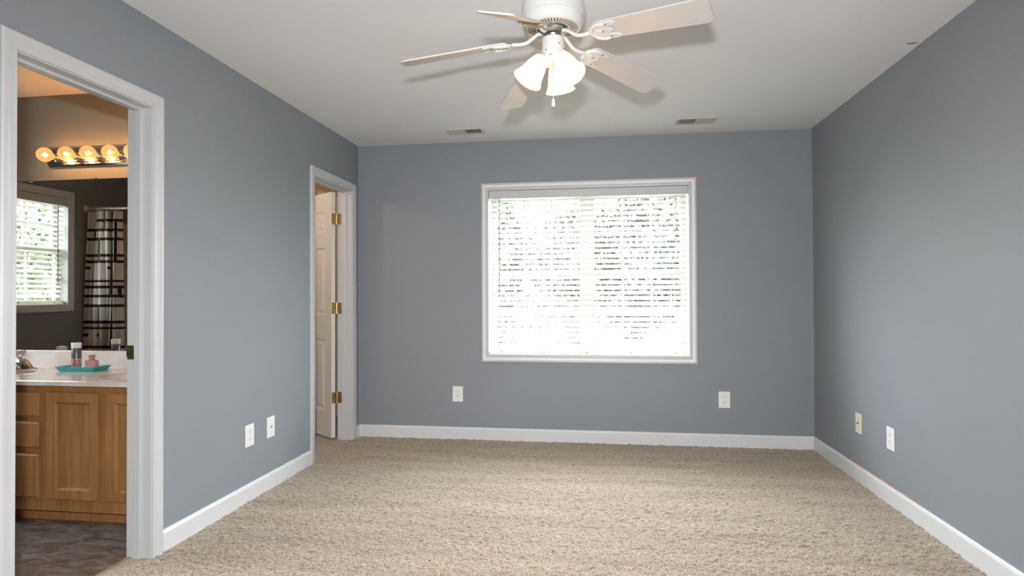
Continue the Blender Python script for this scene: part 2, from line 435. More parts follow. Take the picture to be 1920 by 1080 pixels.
# baseboards
BB = [(0, 0), (0.014, 0), (0.014, 0.088), (0.010, 0.098), (0.005, 0.103), (0, 0.103)]
def baseboard(name, segs):
    mb = MB()
    for (ax, ay, bx, by, nxx, nyy) in segs:      # from a to b, n = direction into the room
        n = len(BB)
        V = [(ax + nxx * t, ay + nyy * t, z - .004) for t, z in BB] + [(bx + nxx * t, by + nyy * t, z - .004) for t, z in BB]
        F = [(i, (i + 1) % n, n + (i + 1) % n, n + i) for i in range(n)] + [tuple(range(n)), tuple(range(2 * n - 1, n - 1, -1))]
        mb.add(V, F)
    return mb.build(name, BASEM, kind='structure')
CW = 0.060
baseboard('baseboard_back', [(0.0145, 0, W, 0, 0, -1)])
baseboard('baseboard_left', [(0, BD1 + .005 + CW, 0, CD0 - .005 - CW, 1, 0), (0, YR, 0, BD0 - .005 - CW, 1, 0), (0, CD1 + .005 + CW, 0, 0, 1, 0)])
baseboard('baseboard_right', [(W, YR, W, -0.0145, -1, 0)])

# door casings, jambs and stops
CASE = [(0, 0), (0, .009), (.004, .0105), (.018, .0105), (.021, .0125), (.038, .0145), (.043, .0165), (.054, .0165), (.060, .012), (.060, 0)]
def door_frame(n, y0, y1, stop_x):
    cs = MB().ring_casing(y0 - .005, y1 + .005, -0.004, DH + .005, CASE, lambda a, b, t: (t, a, b), True).build(f'trim_{n}', TRIM, smooth=25, kind='structure')
    MB().ring_casing(y0 - .005, y1 + .005, -0.012, DH + .005, CASE, lambda a, b, t: (-T - t, a, b), True).build('casing', TRIM, cs, smooth=25)
    jb = MB()
    jb.box(-T, 0, y0 - .019, y0, -.012, DH + .019).box(-T, 0, y1, y1 + .019, -.012, DH + .019).box(-T, 0, y0, y1, DH, DH + .019)
    jb.build('jamb', TRIM, cs)
    st = MB(); a, b = stop_x
    st.box(a, b, y0, y0 + .011, -.01, DH).box(a, b, y1 - .011, y1, -.01, DH).box(a, b, y0 + .011, y1 - .011, DH - .011, DH)
    st.build('door_stop', TRIM, cs, bevel=.002)
    return cs
bt = door_frame(1, BD0, BD1, (-.078, -.046))
ct = door_frame(2, CD0, CD1, (-.078, -.046))
# strike plate on the bathroom jamb
sp = MB().box(-T - .004, -.083, BD1 - .0018, BD1, .893, .957)
sp.box(-T - .008, -T, BD1 - .0018, BD1 + .006, .905, .945)
so = sp.build('strike_plate', BRASS, bt, bevel=.001)
MB().box(-.107, -.092, BD1 - .0024, BD1 - .0016, .910, .940).build('latch_hole', DARK, bt)

# ------------------------------------------------------------------ bathroom and closet shell
wall('wall_bathroom_back', 1, YV, YV + .115, XB, -T, -.06, H, [], BWALL)
wall('wall_bathroom_left', 0, XB - .15, XB, YT, YV + .115, -.06, H, [(BWY0 - .015, BWY1 + .015, BWZ0 - .015, BWZ1 + .015)], BWALL)
wall('wall_bathroom_near', 1, YT - .115, YT, XB, -T, -.06, H, [], BWALL)
MB().box(-T - .003, -T, YT, YV, DH + .1, H).box(-T - .003, -T, BD1 + .085, YV, -.012, DH + .1).box(-T - .003, -T, YT, BD0 - .085, -.012, DH + .1).box(-T-.003,-T,BD0-.085,BD1+.085,DH+.085,DH+.1).build('wall_bathroom_right', BWALL, kind='structure')
MB().box(XB, -T + .012, YT, YV, -.06, -.012).build('floor_bathroom', VINYL, kind='structure')
MB().box(-T + .006, -T + .018, BD0, BD1, -.012, .002).build('trim_3', mat('threshold_tan', (0.36, 0.25, 0.15), 0.5), kind='structure')
BCEIL = mat('bath_ceiling_paint', (0.78, 0.74, 0.69), 0.9)
MB().box(XB, -T, YT, YV, H, H + .1).build('ceiling_bathroom', BCEIL, kind='structure')
wall('wall_closet_left', 0, -1.8, -1.7, YV + .115, .9, -.06, H, [], CLOSETW)
wall('wall_closet_near', 1, YV + .115, YV + .13, -1.7, -T, -.06, H, [], CLOSETW)
wall('wall_closet_far', 1, .8, .9, -1.7, 0, -.06, H, [], CLOSETW)
wall('wall_closet_right', 0, -T, 0.0, 0.0, .8, -.06, H, [], CLOSETW)
MB().box(-1.7, -T, YV + .13, .8, H, H + .1).build('ceiling_closet', CEIL, kind='structure')

# ------------------------------------------------------------------ closet door: six-panel, hung on brass hinges, swung into the closet
def panel_door():
    hx, hy, op = -T - .008, CD1 - .013, R(127)
    dw, th, z0, z1 = CD1 - CD0 - .006, .035, .018, DH - .004
    # local: u along the width from the hinge edge, v through the thickness (v=0 face with the hinge knuckles), z up
    # closed, u runs along -y and v along +x; swing clockwise by op
    def fn(u, v, z):
        x, y = v + .008, -u - .012
        c, s = math.cos(-op), math.sin(-op)
        return (hx + c * x - s * y, hy + s * x + c * y, z)
    mb = MB()
    st, mid = .105, .10
    us = [(st, (dw - mid) / 2), ((dw + mid) / 2, dw - st)]
    zs = [(z0 + .21, z0 + .80), (z0 + 1.00, z0 + 1.56), (z0 + 1.69, z1 - .15)]
    # slab as a grid with sunk and raised panel fields on both faces
    U = sorted({0, dw, *[q for a in us for q in a]}); Z = sorted({z0, z1, *[q for a in zs for q in a]})
    for face in (0, 1):
        V0 = th if face else 0.0; sg = -1 if face else 1
        for i in range(len(U) - 1):
            for j in range(len(Z) - 1):
                a0, a1, b0, b1 = U[i], U[i + 1], Z[j], Z[j + 1]
                if (a0, a1) in us and (b0, b1) in zs:
                    loops = [(0, 0), (.012, .007), (.022, .007), (.045, .001)]
                    prev = None
                    for off, dep in loops:
                        cur = [fn(a0 + off, V0 + sg * dep, b0 + off), fn(a1 - off, V0 + sg * dep, b0 + off), fn(a1 - off, V0 + sg * dep, b1 - off), fn(a0 + off, V0 + sg * dep, b1 - off)]
                        if prev: mb.add(prev + cur, [(k, (k + 1) % 4, 4 + (k + 1) % 4, 4 + k) for k in range(4)])
                        prev = cur
                    mb.add(prev, [(0, 1, 2, 3)])
                else: mb.add([fn(a0, V0, b0), fn(a1, V0, b0), fn(a1, V0, b1), fn(a0, V0, b1)], [(0, 1, 2, 3)])
    mb.add([fn(0, 0, z0), fn(0, th, z0), fn(0, th, z1), fn(0, 0, z1), fn(dw, 0, z0), fn(dw, th, z0), fn(dw, th, z1), fn(dw, 0, z1)],
           [(0, 1, 2, 3), (4, 5, 6, 7), (0, 1, 5, 4), (2, 3, 7, 6)])
    d = mb.build('door_1', DOORW, kind='structure')
    bm = bmesh.new(); bm.from_mesh(d.data); bmesh.ops.remove_doubles(bm, verts=bm.verts, dist=1e-5); bmesh.ops.recalc_face_normals(bm, faces=bm.faces); bm.to_mesh(d.data); bm.free()
    for k, zc in enumerate((1.81, 1.077, .344)):
        h = MB(); hh = .045
        h.lathe([(0, zc - hh - .006), (.004, zc - hh - .004), (.0068, zc - hh), (.0068, zc + hh), (.004, zc + hh + .004), (0, zc + hh + .006)], 12, Matrix.Translation((hx, hy, 0)))
        h.box(hx + .004, hx + .036, CD1 - .0022, CD1 + .0002, zc - hh, zc + hh)        # leaf on the jamb
        e = [fn(-.0018, v, z) for v, z in ((0, zc - hh), (.031, zc - hh), (.031, zc + hh), (0, zc + hh))] + [fn(.0004, v, z) for v, z in ((0, zc - hh), (.031, zc - hh), (.031, zc + hh), (0, zc + hh))]
        h.add(e, [(0, 1, 2, 3), (7, 6, 5, 4), (0, 1, 5, 4), (1, 2, 6, 5), (2, 3, 7, 6), (3, 0, 4, 7)])
        ho = h.build('door_hinge', BRASS, d, smooth=30)
        for v, dz in ((.010, .03), (.022, 0.0), (.010, -.03)):
            q = Vector(fn(-.002, v, zc + dz)); nrm = Vector(fn(-1, 0, 0)) - Vector(fn(0, 0, 0))
            MB().lathe([(0, .0008), (.003, .0005), (.003, 0)], 8, Matrix.Translation(q) @ nrm.to_track_quat('Z', 'Y').to_matrix().to_4x4()).build('screw', DARK, ho)
            MB().lathe([(0, .0008), (.003, .0005), (.003, 0)], 8, Matrix.Translation((hx + .008 + v, CD1 - .0022, zc + dz)) @ Matrix.Rotation(PI / 2, 4, 'X')).build('screw', DARK, ho)
panel_door()

li = bpy.data.lights.new('closet_fill', 'POINT'); li.energy = 26; li.color = (1.0, 0.82, 0.60); li.shadow_soft_size = .06  # unseen fill light, added to brighten the closet and its open door
lo = bpy.data.objects.new('closet_fill', li); COL.objects.link(lo); lo.location = (-.95, -.75, 2.25)

# ------------------------------------------------------------------ windows
def window(n, fn, a0, a1, b0, b1, depth, units, cols, rows):
    """picture-frame casing, jamb liner and sashes; fn(a, b, t): t grows into the room, negative t goes outwards"""
    wd = MB().ring_casing(a0, a1, b0, b1, CASE, fn).build(f'window_{n}', TRIM, smooth=25, kind='structure')
    def bx(mb, A0, A1, B0, B1, t0, t1):
        p, q = fn(A0, B0, t0), fn(A1, B1, t1); mb.box(p[0], q[0], p[1], q[1], p[2], q[2])
    l = MB()
    bx(l, a0 - .015, a0, b0 - .015, b1 + .015, -depth, 0); bx(l, a1, a1 + .015, b0 - .015, b1 + .015, -depth, 0)
    bx(l, a0, a1, b1, b1 + .015, -depth, 0); bx(l, a0, a1, b0 - .015, b0, -depth, 0)
    l.build('window_jamb', TRIM, wd)
    mw = .045; uw = (a1 - a0 - mw * (units - 1)) / units
    if units > 1:
        mm = MB()
        for k in range(1, units): bx(mm, a0 + k * uw + (k - 1) * mw, a0 + k * (uw + mw), b0, b1, -depth + .01, -depth + .075)
        mm.build('mullion', TRIM, wd)
    for k in range(units):
        c0 = a0 + k * (uw + mw); c1 = c0 + uw; mid = (b0 + b1) / 2
        for s, (z0, z1) in enumerate(((b0, mid + .018), (mid - .018, b1))):
            t0 = -depth + (.045 if s == 0 else .015); t1 = t0 + .028; fr = .038
            f = MB()
            bx(f, c0, c0 + fr, z0, z1, t0, t1); bx(f, c1 - fr, c1, z0, z1, t0, t1); bx(f, c0 + fr, c1 - fr, z0, z0 + fr, t0, t1); bx(f, c0 + fr, c1 - fr, z1 - fr, z1, t0, t1)
            sa = f.build('sash', TRIM, wd)
            g = MB(); i0, i1, j0, j1 = c0 + fr, c1 - fr, z0 + fr, z1 - fr
            for q in range(1, cols): x = i0 + (i1 - i0) * q / cols; bx(g, x - .009, x + .009, j0, j1, t0 + .006, t1 - .004)
            for q in range(1, rows): z = j0 + (j1 - j0) * q / rows; bx(g, i0, i1, z - .009, z + .009, t0 + .007, t1 - .005)
            g.build('muntins', TRIM, sa)
            p = MB(); bx(p, i0, i1, j0, j1, t0 + .012, t0 + .015); p.build('window_pane', PANE, sa)
    return wd
FB = lambda a, b, t: (a, -t, b)                 # back wall: room is -y
FL = lambda a, b, t: (XB + t, a, b)             # bathroom left wall: room is +x
window(1, FB, WX0, WX1, WZ0, WZ1, .235, 2, 3, 2)
window(2, FL, BWY0, BWY1, BWZ0, BWZ1, .145, 1, 3, 2)

def blind(label, fn, a0, a1, b0, b1, tc_, pitch_, width, tilt, wand_a, wand_z, cord_a=None, valance=True, ladders=4):
    p = fn((a0 + a1) / 2, b0, tc_)
    t = thing('window_blind', label, 'window blind', p)
    def bx(mb, A0, A1, B0, B1, t0, t1):
        P_, Q_ = fn(A0, B0, t0), fn(A1, B1, t1); mb.box(P_[0], Q_[0], P_[1], Q_[1], P_[2], Q_[2])
    vz = b1 - .066
    hr = MB(); bx(hr, a0 + .006, a1 - .006, vz + .022, b1 - .003, tc_ - .028, tc_ + .026); hr.build('headrail', TRIM, t)
    if valance:
        v = MB(); bx(v, a0 + .002, a1 - .002, vz, b1 - .002, tc_ + .030, tc_ + .042)
        v.build('valance', TRIM, t, bevel=.003)
    s0, s1 = a0 + .010, a1 - .012
    sl = MB(); zb = b0 + .040; zt = vz + .012
    nsl = int((zt - zb) / pitch_); hw = width / 2
    for k in range(nsl):
        z = zb + pitch_ * (k + .75)
        sag = .0012 * math.sin(k * 1.7); tl = tilt + R(2.0) * math.sin(k * 2.3 + 1) * (1 if k % 5 else 2)
        # slightly crowned slat: section of 5 points, thick 2.6 mm
        pr = []
        for q in range(5):
            u = -hw + width * q / 4; h = .0022 * (1 - (u / hw) ** 2)
            pr.append((u, h))
        sec = [(u, h + .0013) for u, h in pr] + [(u, h - .0013) for u, h in reversed(pr)]
        c, s_ = math.cos(tl), math.sin(tl)
        V = []
        for A, dz in ((s0, sag), (s1, -sag)):
            # u grows into the room; tilt drops the room-side edge
            V += [fn(A, z + dz - u * s_ + h * c, tc_ + u * c + h * s_) for u, h in sec]
        n = len(sec)
        sl.add(V, [(i, (i + 1) % n, n + (i + 1) % n, n + i) for i in range(n)] + [tuple(range(n)), tuple(range(2 * n - 1, n - 1, -1))])
    sl.build('slats', SLAT, t, smooth=40)
    br = MB(); bx(br, s0, s1, b0 + .004, b0 + .034, tc_ - .022, tc_ + .024)
    bo = br.build('bottom_rail', SLAT, t, bevel=.005)
    for q in range(ladders + 1):
        A = s0 + .09 + (s1 - s0 - .18) * q / ladders
        MB().lathe([(0, .003), (.006, .002), (.008, 0)], 10, Matrix.Translation(fn(A, b0 + .02, tc_ + .0242)) @ (Vector(fn(0, 0, 1)) - Vector(fn(0, 0, 0))).to_track_quat('Z', 'Y').to_matrix().to_4x4()).build('rail_button', CORDM, bo)
    for q in range(ladders + 1):
        A = s0 + .09 + (s1 - s0 - .18) * q / ladders
        for tt in (tc_ - hw * .86, tc_ + hw * .86): MB().tube([fn(A, b0 + .03, tt), fn(A, vz + .02, tt)], .0007, 5).build('ladder_cord', CORDM, t)
    wa = MB(); wa.tube([fn(wand_a, vz + .02, tc_ + .035), fn(wand_a, vz - .01, tc_ + .037), fn(wand_a, wand_z + .02, tc_ + .037), fn(wand_a, wand_z, tc_ + .037)], [.002, .0035, .0038, .0045], 6)
    wa.build('tilt_wand', WANDM, t)
    if cord_a:
        for dx, ze, mm in ((-.010, 1.665, CORDM), (.008, 1.680, REDTIP), (-.003, 1.605, CORDM)):
            cc = MB().tube([fn(cord_a, vz + .02, tc_ + .036), fn(cord_a + dx * .3, vz - .1, tc_ + .036), fn(cord_a + dx, ze + .03, tc_ + .036)], .0009, 5).build('lift_cord', CORDM, t)
            MB().lathe([(0, .034), (.003, .034), (.0065, .012), (.0065, .003), (0, 0)], 10, Matrix.Translation(fn(cord_a + dx, ze, tc_ + .036))).build('tassel', mm, cc, smooth=40)
    return t
blind('wide cream slatted window blind over the double window on the back wall', FB, WX0, WX1, WZ0, WZ1, -.040, .0425, .050, R(33), 1.205, 1.185, 2.607)
blind('small white slatted blind at the bathroom window, seen in the mirror', FL, BWY0, BWY1, BWZ0, BWZ1, -.045, .0400, .048, R(28), -2.683, 1.30, None, True, 2)

# ------------------------------------------------------------------ outdoors
MB().box(-40, 40, .35, 60, -.75, -.7).box(-60, XB - .4, -40, .34, -.75, -.7).build('ground', GRASS, kind='structure')
def tree(label, x, y, z0, trunk_h, rx, rz, leaves, lm):
    t = thing('tree', label, 'tree', (x, y, z0), 'trees outside the windows')
    top = z0 + trunk_h + rz * 2
    tr = MB(); tr.tube([(x, y, z0 - .05), (x + .05, y, z0 + trunk_h * .6), (x, y + .05, z0 + trunk_h + rz * .9)], [.16, .12, .05], 10)
    for k in range(5):
        a = k * 1.3; tr.tube([(x, y, z0 + trunk_h * (.7 + .08 * k)), (x + math.cos(a) * rx * .6, y + math.sin(a) * rx * .6, z0 + trunk_h + rz * (.5 + .15 * k))], [.05, .015], 6)
    tr.build('trunk', BARK, t, smooth=50)
    g = np.random.default_rng(int(abs(x * 100 + y * 37)))
    d = g.normal(0, 1, (leaves, 3)); d /= np.linalg.norm(d, axis=1)[:, None]
    rad = g.uniform(.35, 1, leaves) ** .5
    lump = 1 + .22 * np.sin(d[:, 0] * 7 + x) * np.cos(d[:, 2] * 6 + y)
    P_ = np.stack([x + d[:, 0] * rad * rx * lump, y + d[:, 1] * rad * rx * lump, z0 + trunk_h + rz + d[:, 2] * rad * rz * lump], 1)
    a = g.normal(0, 1, (leaves, 3)); b = np.cross(a, d + .3); a /= np.linalg.norm(a, axis=1)[:, None]; b /= np.linalg.norm(b, axis=1)[:, None]
    s = g.uniform(.05, .12, leaves)[:, None]
    V = np.stack([P_ - a * s, P_ - b * s * .5, P_ + a * s, P_ + b * s * .5], 1).reshape(-1, 3)
    fm = MB(); fm.v = [tuple(q) for q in V]; fm.f = [(4 * i, 4 * i + 1, 4 * i + 2, 4 * i + 3) for i in range(leaves)]; fm.mi = [0] * leaves
    fm.build('foliage', lm, t)
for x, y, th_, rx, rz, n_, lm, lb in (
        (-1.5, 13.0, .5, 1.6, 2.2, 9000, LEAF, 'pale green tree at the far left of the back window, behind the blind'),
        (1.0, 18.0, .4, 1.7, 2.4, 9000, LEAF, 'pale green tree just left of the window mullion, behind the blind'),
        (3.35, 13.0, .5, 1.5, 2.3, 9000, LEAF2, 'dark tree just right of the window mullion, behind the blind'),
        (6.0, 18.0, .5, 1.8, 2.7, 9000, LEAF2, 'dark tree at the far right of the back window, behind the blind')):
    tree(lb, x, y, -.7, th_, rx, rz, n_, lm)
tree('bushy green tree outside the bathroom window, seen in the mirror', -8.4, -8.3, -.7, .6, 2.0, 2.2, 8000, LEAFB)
hd = thing('hedge', 'low dark hedge outside, seen between the lower blind slats', 'hedge', (-0.3, 9.0, -.7))
g = np.random.default_rng(5); L = 3000
P_ = np.stack([g.uniform(-2.6, 2.0, L), g.uniform(8.5, 9.5, L), g.uniform(-.7, 1.25, L)], 1)
a = g.normal(0, 1, (L, 3)); b = g.normal(0, 1, (L, 3)); a /= np.linalg.norm(a, axis=1)[:, None]; b /= np.linalg.norm(b, axis=1)[:, None]; s = g.uniform(.05, .11, L)[:, None]
fm = MB(); fm.v = [tuple(q) for q in np.stack([P_ - a * s, P_ - b * s * .5, P_ + a * s, P_ + b * s * .5], 1).reshape(-1, 3)]; fm.f = [(4 * i, 4 * i + 1, 4 * i + 2, 4 * i + 3) for i in range(L)]; fm.mi = [0] * L
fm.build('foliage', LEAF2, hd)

# ------------------------------------------------------------------ wall plates
PLW, PLH = .0865, .126
def duplex(root, pm):
    """built facing -y with its back at y=0, centred at z=0"""
    MB().box(-PLW / 2, PLW / 2, -.006, 0, -PLH / 2, PLH / 2).build('cover_plate', pm, root, bevel=.0028, world=False)
    for dz in (-.021, .021):
        pol = [(.0165 * math.cos(a) * 1.0, max(-.0125, min(.0125, .0165 * math.sin(a)))) for a in [2 * PI * k / 28 for k in range(28)]]
        rc = MB().prism(pol, 0, .0022, Matrix.Translation((0, -.006, dz)) @ Matrix.Rotation(PI / 2, 4, 'X')).build('receptacle', PLASTIC, root, world=False)
        sl = MB().box(-.0078, -.0052, -.0086, -.0080, dz + .000, dz + .0085).box(.0048, .0078, -.0086, -.0080, dz + .001, dz + .0085)
        sl.lathe([(0, 0), (.0028, 0), (.0028, .0006), (0, .0006)], 10, Matrix.Translation((0, -.0080, dz - .006)) @ Matrix.Rotation(PI / 2, 4, 'X'))
        sl.build('outlet_slots', SLOT, rc, world=False)
    MB().lathe([(0, 0), (.0035, 0), (.0025, .001), (0, .0012)], 10, Matrix.Translation((0, -.006, 0)) @ Matrix.Rotation(PI / 2, 4, 'X')).build('screw', PLASTIC, root, world=False)
SLOT = mat('outlet_slot_shadow', (0.10, 0.095, 0.085), 0.8)
o0 = thing('wall_outlet', 'white duplex outlet low on the back wall, left of the window', 'outlet', (.8555, 0, .3685), 'duplex outlets')
loc0 = Vector(o0.location); o0.location = (0, 0, 0)
duplex(o0, PLASTIC)
o0.location = loc0
copy_thing(o0, (2.962, 0, .363), 0, 'white duplex outlet low on the back wall, below right of the window')
copy_thing(o0, (0, -1.618, .374), PI / 2, 'white duplex outlet on the left wall, beside the plate with one jack')
copy_thing(o0, (W, -1.218, .367), -PI / 2, 'white duplex outlet on the right wall, beside the ivory plate')
def blank_plate(root, pm, jack):
    MB().box(-PLW / 2, PLW / 2, -.006, 0, -PLH / 2, PLH / 2).build('cover_plate', pm, root, bevel=.0028, world=False)
    for dz in (-.042, .042):
        MB().lathe([(0, 0), (.0036, 0), (.0026, .0011), (0, .0013)], 10, Matrix.Translation((0, -.006, dz)) @ Matrix.Rotation(PI / 2, 4, 'X')).build('screw', pm, root, world=False)
    if jack == 'phone':
        MB().box(-.010, .010, -.0085, -.006, -.010, .010).build('jack', pm, root, bevel=.001, world=False)
        MB().box(-.0065, .0065, -.0092, -.0084, -.005, .004).box(-.003, .003, -.0092, -.0084, .004, .007).build('jack_socket', SLOT, root, world=False)
    else:
        MB().lathe([(.0085, 0), (.0085, .003), (.0055, .003), (.0055, .010), (.004, .010), (.004, .006), (0, .006)], 6, Matrix.Translation((0, -.006, 0)) @ Matrix.Rotation(PI / 2, 4, 'X')).build('coax_jack', STEEL, root, world=False)
p1 = thing('jack_plate', 'white wall plate with one small jack hole, on the left wall', 'wall plate', (0, 0, 0))
blank_plate(p1, PLASTIC, 'phone'); p1.location = (0, -1.389, .3745); p1.rotation_euler = (0, 0, PI / 2)
p2 = thing('cable_plate', 'ivory cable plate on the right wall, nearest the back corner', 'wall plate', (0, 0, 0))
blank_plate(p2, IVORY, 'coax'); p2.location = (W, -.797, .366); p2.rotation_euler = (0, 0, -PI / 2)

# ------------------------------------------------------------------ ceiling registers
def register(label, x0, x1, y0, y1, dark_left, lever_left):
    t = thing('ceiling_vent', label, 'vent', ((x0 + x1) / 2, (y0 + y1) / 2, H), 'ceiling vents')
    z = H
    f = MB(); b = .022
    f.box(x0, x1, y0, y0 + b, z - .008, z).box(x0, x1, y1 - b, y1, z - .008, z).box(x0, x0 + b, y0 + b, y1 - b, z - .008, z).box(x1 - b, x1, y0 + b, y1 - b, z - .008, z)
    f.build('frame', VENTM, t, bevel=.003)
    MB().box(x0 + b, x1 - b, y0 + b, y1 - b, z - .0012, z - .0002).build('duct_opening', DARK, t)
    l = MB(); n = 26; xm = (x0 + x1) / 2
    for k in range(n):
        x = x0 + b + (x1 - x0 - 2 * b) * (k + .5) / n
        lean = .0065 if (x < xm) == dark_left else -.0065
        lean *= -1
        l.add([(x - lean, y0 + b, z - .001), (x + lean * .9, y0 + b, z - .010), (x + lean * .9, y1 - b, z - .010), (x - lean, y1 - b, z - .001),
               (x - lean + .001, y0 + b, z - .001), (x + lean * .9 + .001, y0 + b, z - .010), (x + lean * .9 + .001, y1 - b, z - .010), (x - lean + .001, y1 - b, z - .001)],
              [(0, 1, 2, 3), (7, 6, 5, 4), (0, 1, 5, 4), (1, 2, 6, 5), (2, 3, 7, 6), (3, 0, 4, 7)])
    l.box(xm - .003, xm + .003, y0 + b, y1 - b, z - .010, z - .001)
    l.build('louvers', VENTM, t)
    lx = x0 + .012 if lever_left else x1 - .012
    MB().box(lx - .003, lx + .003, y0 + .045, y0 + .065, z - .022, z - .007).build('damper_lever', VENTM, t, bevel=.001)
register('white ceiling vent at left, above the back wall', .853, 1.146, -.412, -.258, True, False)
register('white ceiling vent at right, above the back wall', 2.566, 2.853, -.430, -.273, True, True)

# ------------------------------------------------------------------ ceiling fan
FX, FY = 1.829, -2.468
fan = thing('ceiling_fan', 'white five-blade ceiling fan with three lit bell glass lamps', 'ceiling fan', (FX, FY, H))
TF = Matrix.Translation((FX, FY, 0))
MB().lathe([(0, H), (.072, H), (.072, 2.415), (.062, 2.40), (.055, 2.39)], 40, TF).build('canopy', FANW, fan, smooth=35)
hs = MB().lathe([(.050, 2.405), (.080, 2.400), (.106, 2.378), (.120, 2.352), (.1265, 2.325), (.1270, 2.285), (.1225, 2.283), (.1225, 2.270), (.119, 2.255), (.110, 2.2445), (.105, 2.2425), (.061, 2.2425), (.061, 2.262), (0, 2.262)], 64, TF).build('motor_housing', FANW, fan, smooth=28)
vs = MB()
for k in range(48):
    a = 2 * PI * k / 48; M4 = TF @ Matrix.Rotation(a, 4, 'Z')
    vs.add([M4 @ Vector(q) for q in ((.068, -.0018, 2.2422), (.101, -.0026, 2.2422), (.101, .0026, 2.2422), (.068, .0018, 2.2422), (.068, -.0018, 2.2419), (.101, -.0026, 2.2419), (.101, .0026, 2.2419), (.068, .0018, 2.2419))],
           [(0, 1, 2, 3), (7, 6, 5, 4), (0, 1, 5, 4), (1, 2, 6, 5), (2, 3, 7, 6), (3, 0, 4, 7)])
vs.build('vent_slots', mat('vent_slot_brown', (0.10, 0.055, 0.035), 0.7), hs)
MB().lathe([(0, 2.262), (.054, 2.262), (.054, 2.238), (.046, 2.232), (.046, 2.222), (.030, 2.218), (.024, 2.200), (0, 2.200)], 32, TF).build('rotor_hub', STEEL, fan, smooth=30)
sw = MB().lathe([(0, 2.207), (.040, 2.207), (.0445, 2.203), (.0460, 2.197), (.0465, 2.160), (.0485, 2.150), (.0485, 2.144), (.0420, 2.138), (.0400, 2.128), (.0400, 2.120), (.036, 2.104), (.027, 2.092), (.012, 2.085), (0, 2.084)], 40, TF).build('switch_housing', FANW, fan, smooth=30)
for a, z, r in ((-55, 2.170, .0467), (-120, 2.146, .0487), (-75, 2.116, .040), (-100, 2.128, .0402), (-20, 2.155, .0478)):
    MB().lathe([(.0026, 0), (.0026, .0012), (0, .0014)], 8, TF @ Matrix.Rotation(R(a), 4, 'Z') @ Matrix.Translation((r - .0003, 0, z)) @ Matrix.Rotation(PI / 2, 4, 'Y')).build('screw', DARK, sw)
# blades
RT = .615
BL = [(181.0, 2.135), (256.2, 2.045), (-25.7, 2.157), (45.3, 2.140), (114.5, 2.108)]
for az, zt in BL:
    zr = 2.190; r0 = .185
    tiltdn = math.atan2(zr - zt, RT - r0)
    Mb = TF @ Matrix.Rotation(R(az), 4, 'Z') @ Matrix.Translation((r0, 0, zr)) @ Matrix.Rotation(tiltdn, 4, 'Y') @ Matrix.Rotation(R(-14), 4, 'X')
    Lb = RT - r0 + .012
    # outline: rounded ends, wider to the tip
    def outline(L0, L1, w0, w1, c0, c1, n=8):
        pts = []
        for (cx, cy, rr, a) in ((L1 - c1, w1 - c1, c1, 0), (L0 + c0, w0 - c0, c0, 90), (L0 + c0, -(w0 - c0), c0, 180), (L1 - c1, -(w1 - c1), c1, 270)):
            for k in range(n + 1):
                an = R(a + 90 * k / n); pts.append((cx + rr * math.cos(an), cy + rr * math.sin(an)))
        return pts
    # blade iron first (part), blade is its sub-part's neighbour
    iron = MB()
    arm = [Vector((.040, 0, 2.228)), Vector((.062, 0, 2.224)), Vector((.085, 0, 2.208)), Vector((.105, 0, 2.193)), Vector((.130, 0, 2.188)), Vector((.165, 0, 2.188))]
    iron.tube([TF @ Matrix.Rotation(R(az), 4, 'Z') @ p for p in arm], [.010, .010, .0095, .009, .009, .010], 10, flat=.75)
    # scrolled plate under the blade root
    hpl = []
    for k in range(25):
        an = R(90 + 180 * k / 24); hpl.append((.030 + .050 * math.cos(an), .046 * math.sin(an)))
    hpl += [(.085, -.049), (.098, -.040), (.085, -.028), (.055, -.022), (.062, -.010), (.075, 0), (.062, .010), (.055, .022), (.085, .028), (.098, .040), (.085, .049)]
    iron.prism(hpl, -.0085, -.0035, Mb)
    for sg in (-1, 1):
        pts = []
        for k in range(13):
            an = R(180 - 115 * k / 12); pts.append(Mb @ Vector((.036 + .042 * math.cos(an), sg * (.010 + .034 * math.sin(an)), -.0095)))
        iron.tube(pts, [.0055] * 10 + [.005, .004, .003], 8)
    iron.lathe([(.012, 0), (.012, -.003), (0, -.005)], 14, Mb @ Matrix.Translation((.020, 0, -.0085)))
    io = iron.build('blade_iron', FANW, fan, smooth=40)
    MB().prism(outline(0, Lb, .052, .066, .030, .030), -.0032, .0032, Mb).build('blade', BLADEW, fan, bevel=.0012)
    for px_, py_ in ((.035, 0), (.058, -.036), (.058, .036)): MB().lathe([(.0045, 0), (.0045, -.0015), (0, -.003)], 10, Mb @ Matrix.Translation((px_, py_, -.0085))).build('screw', BRASS, io)
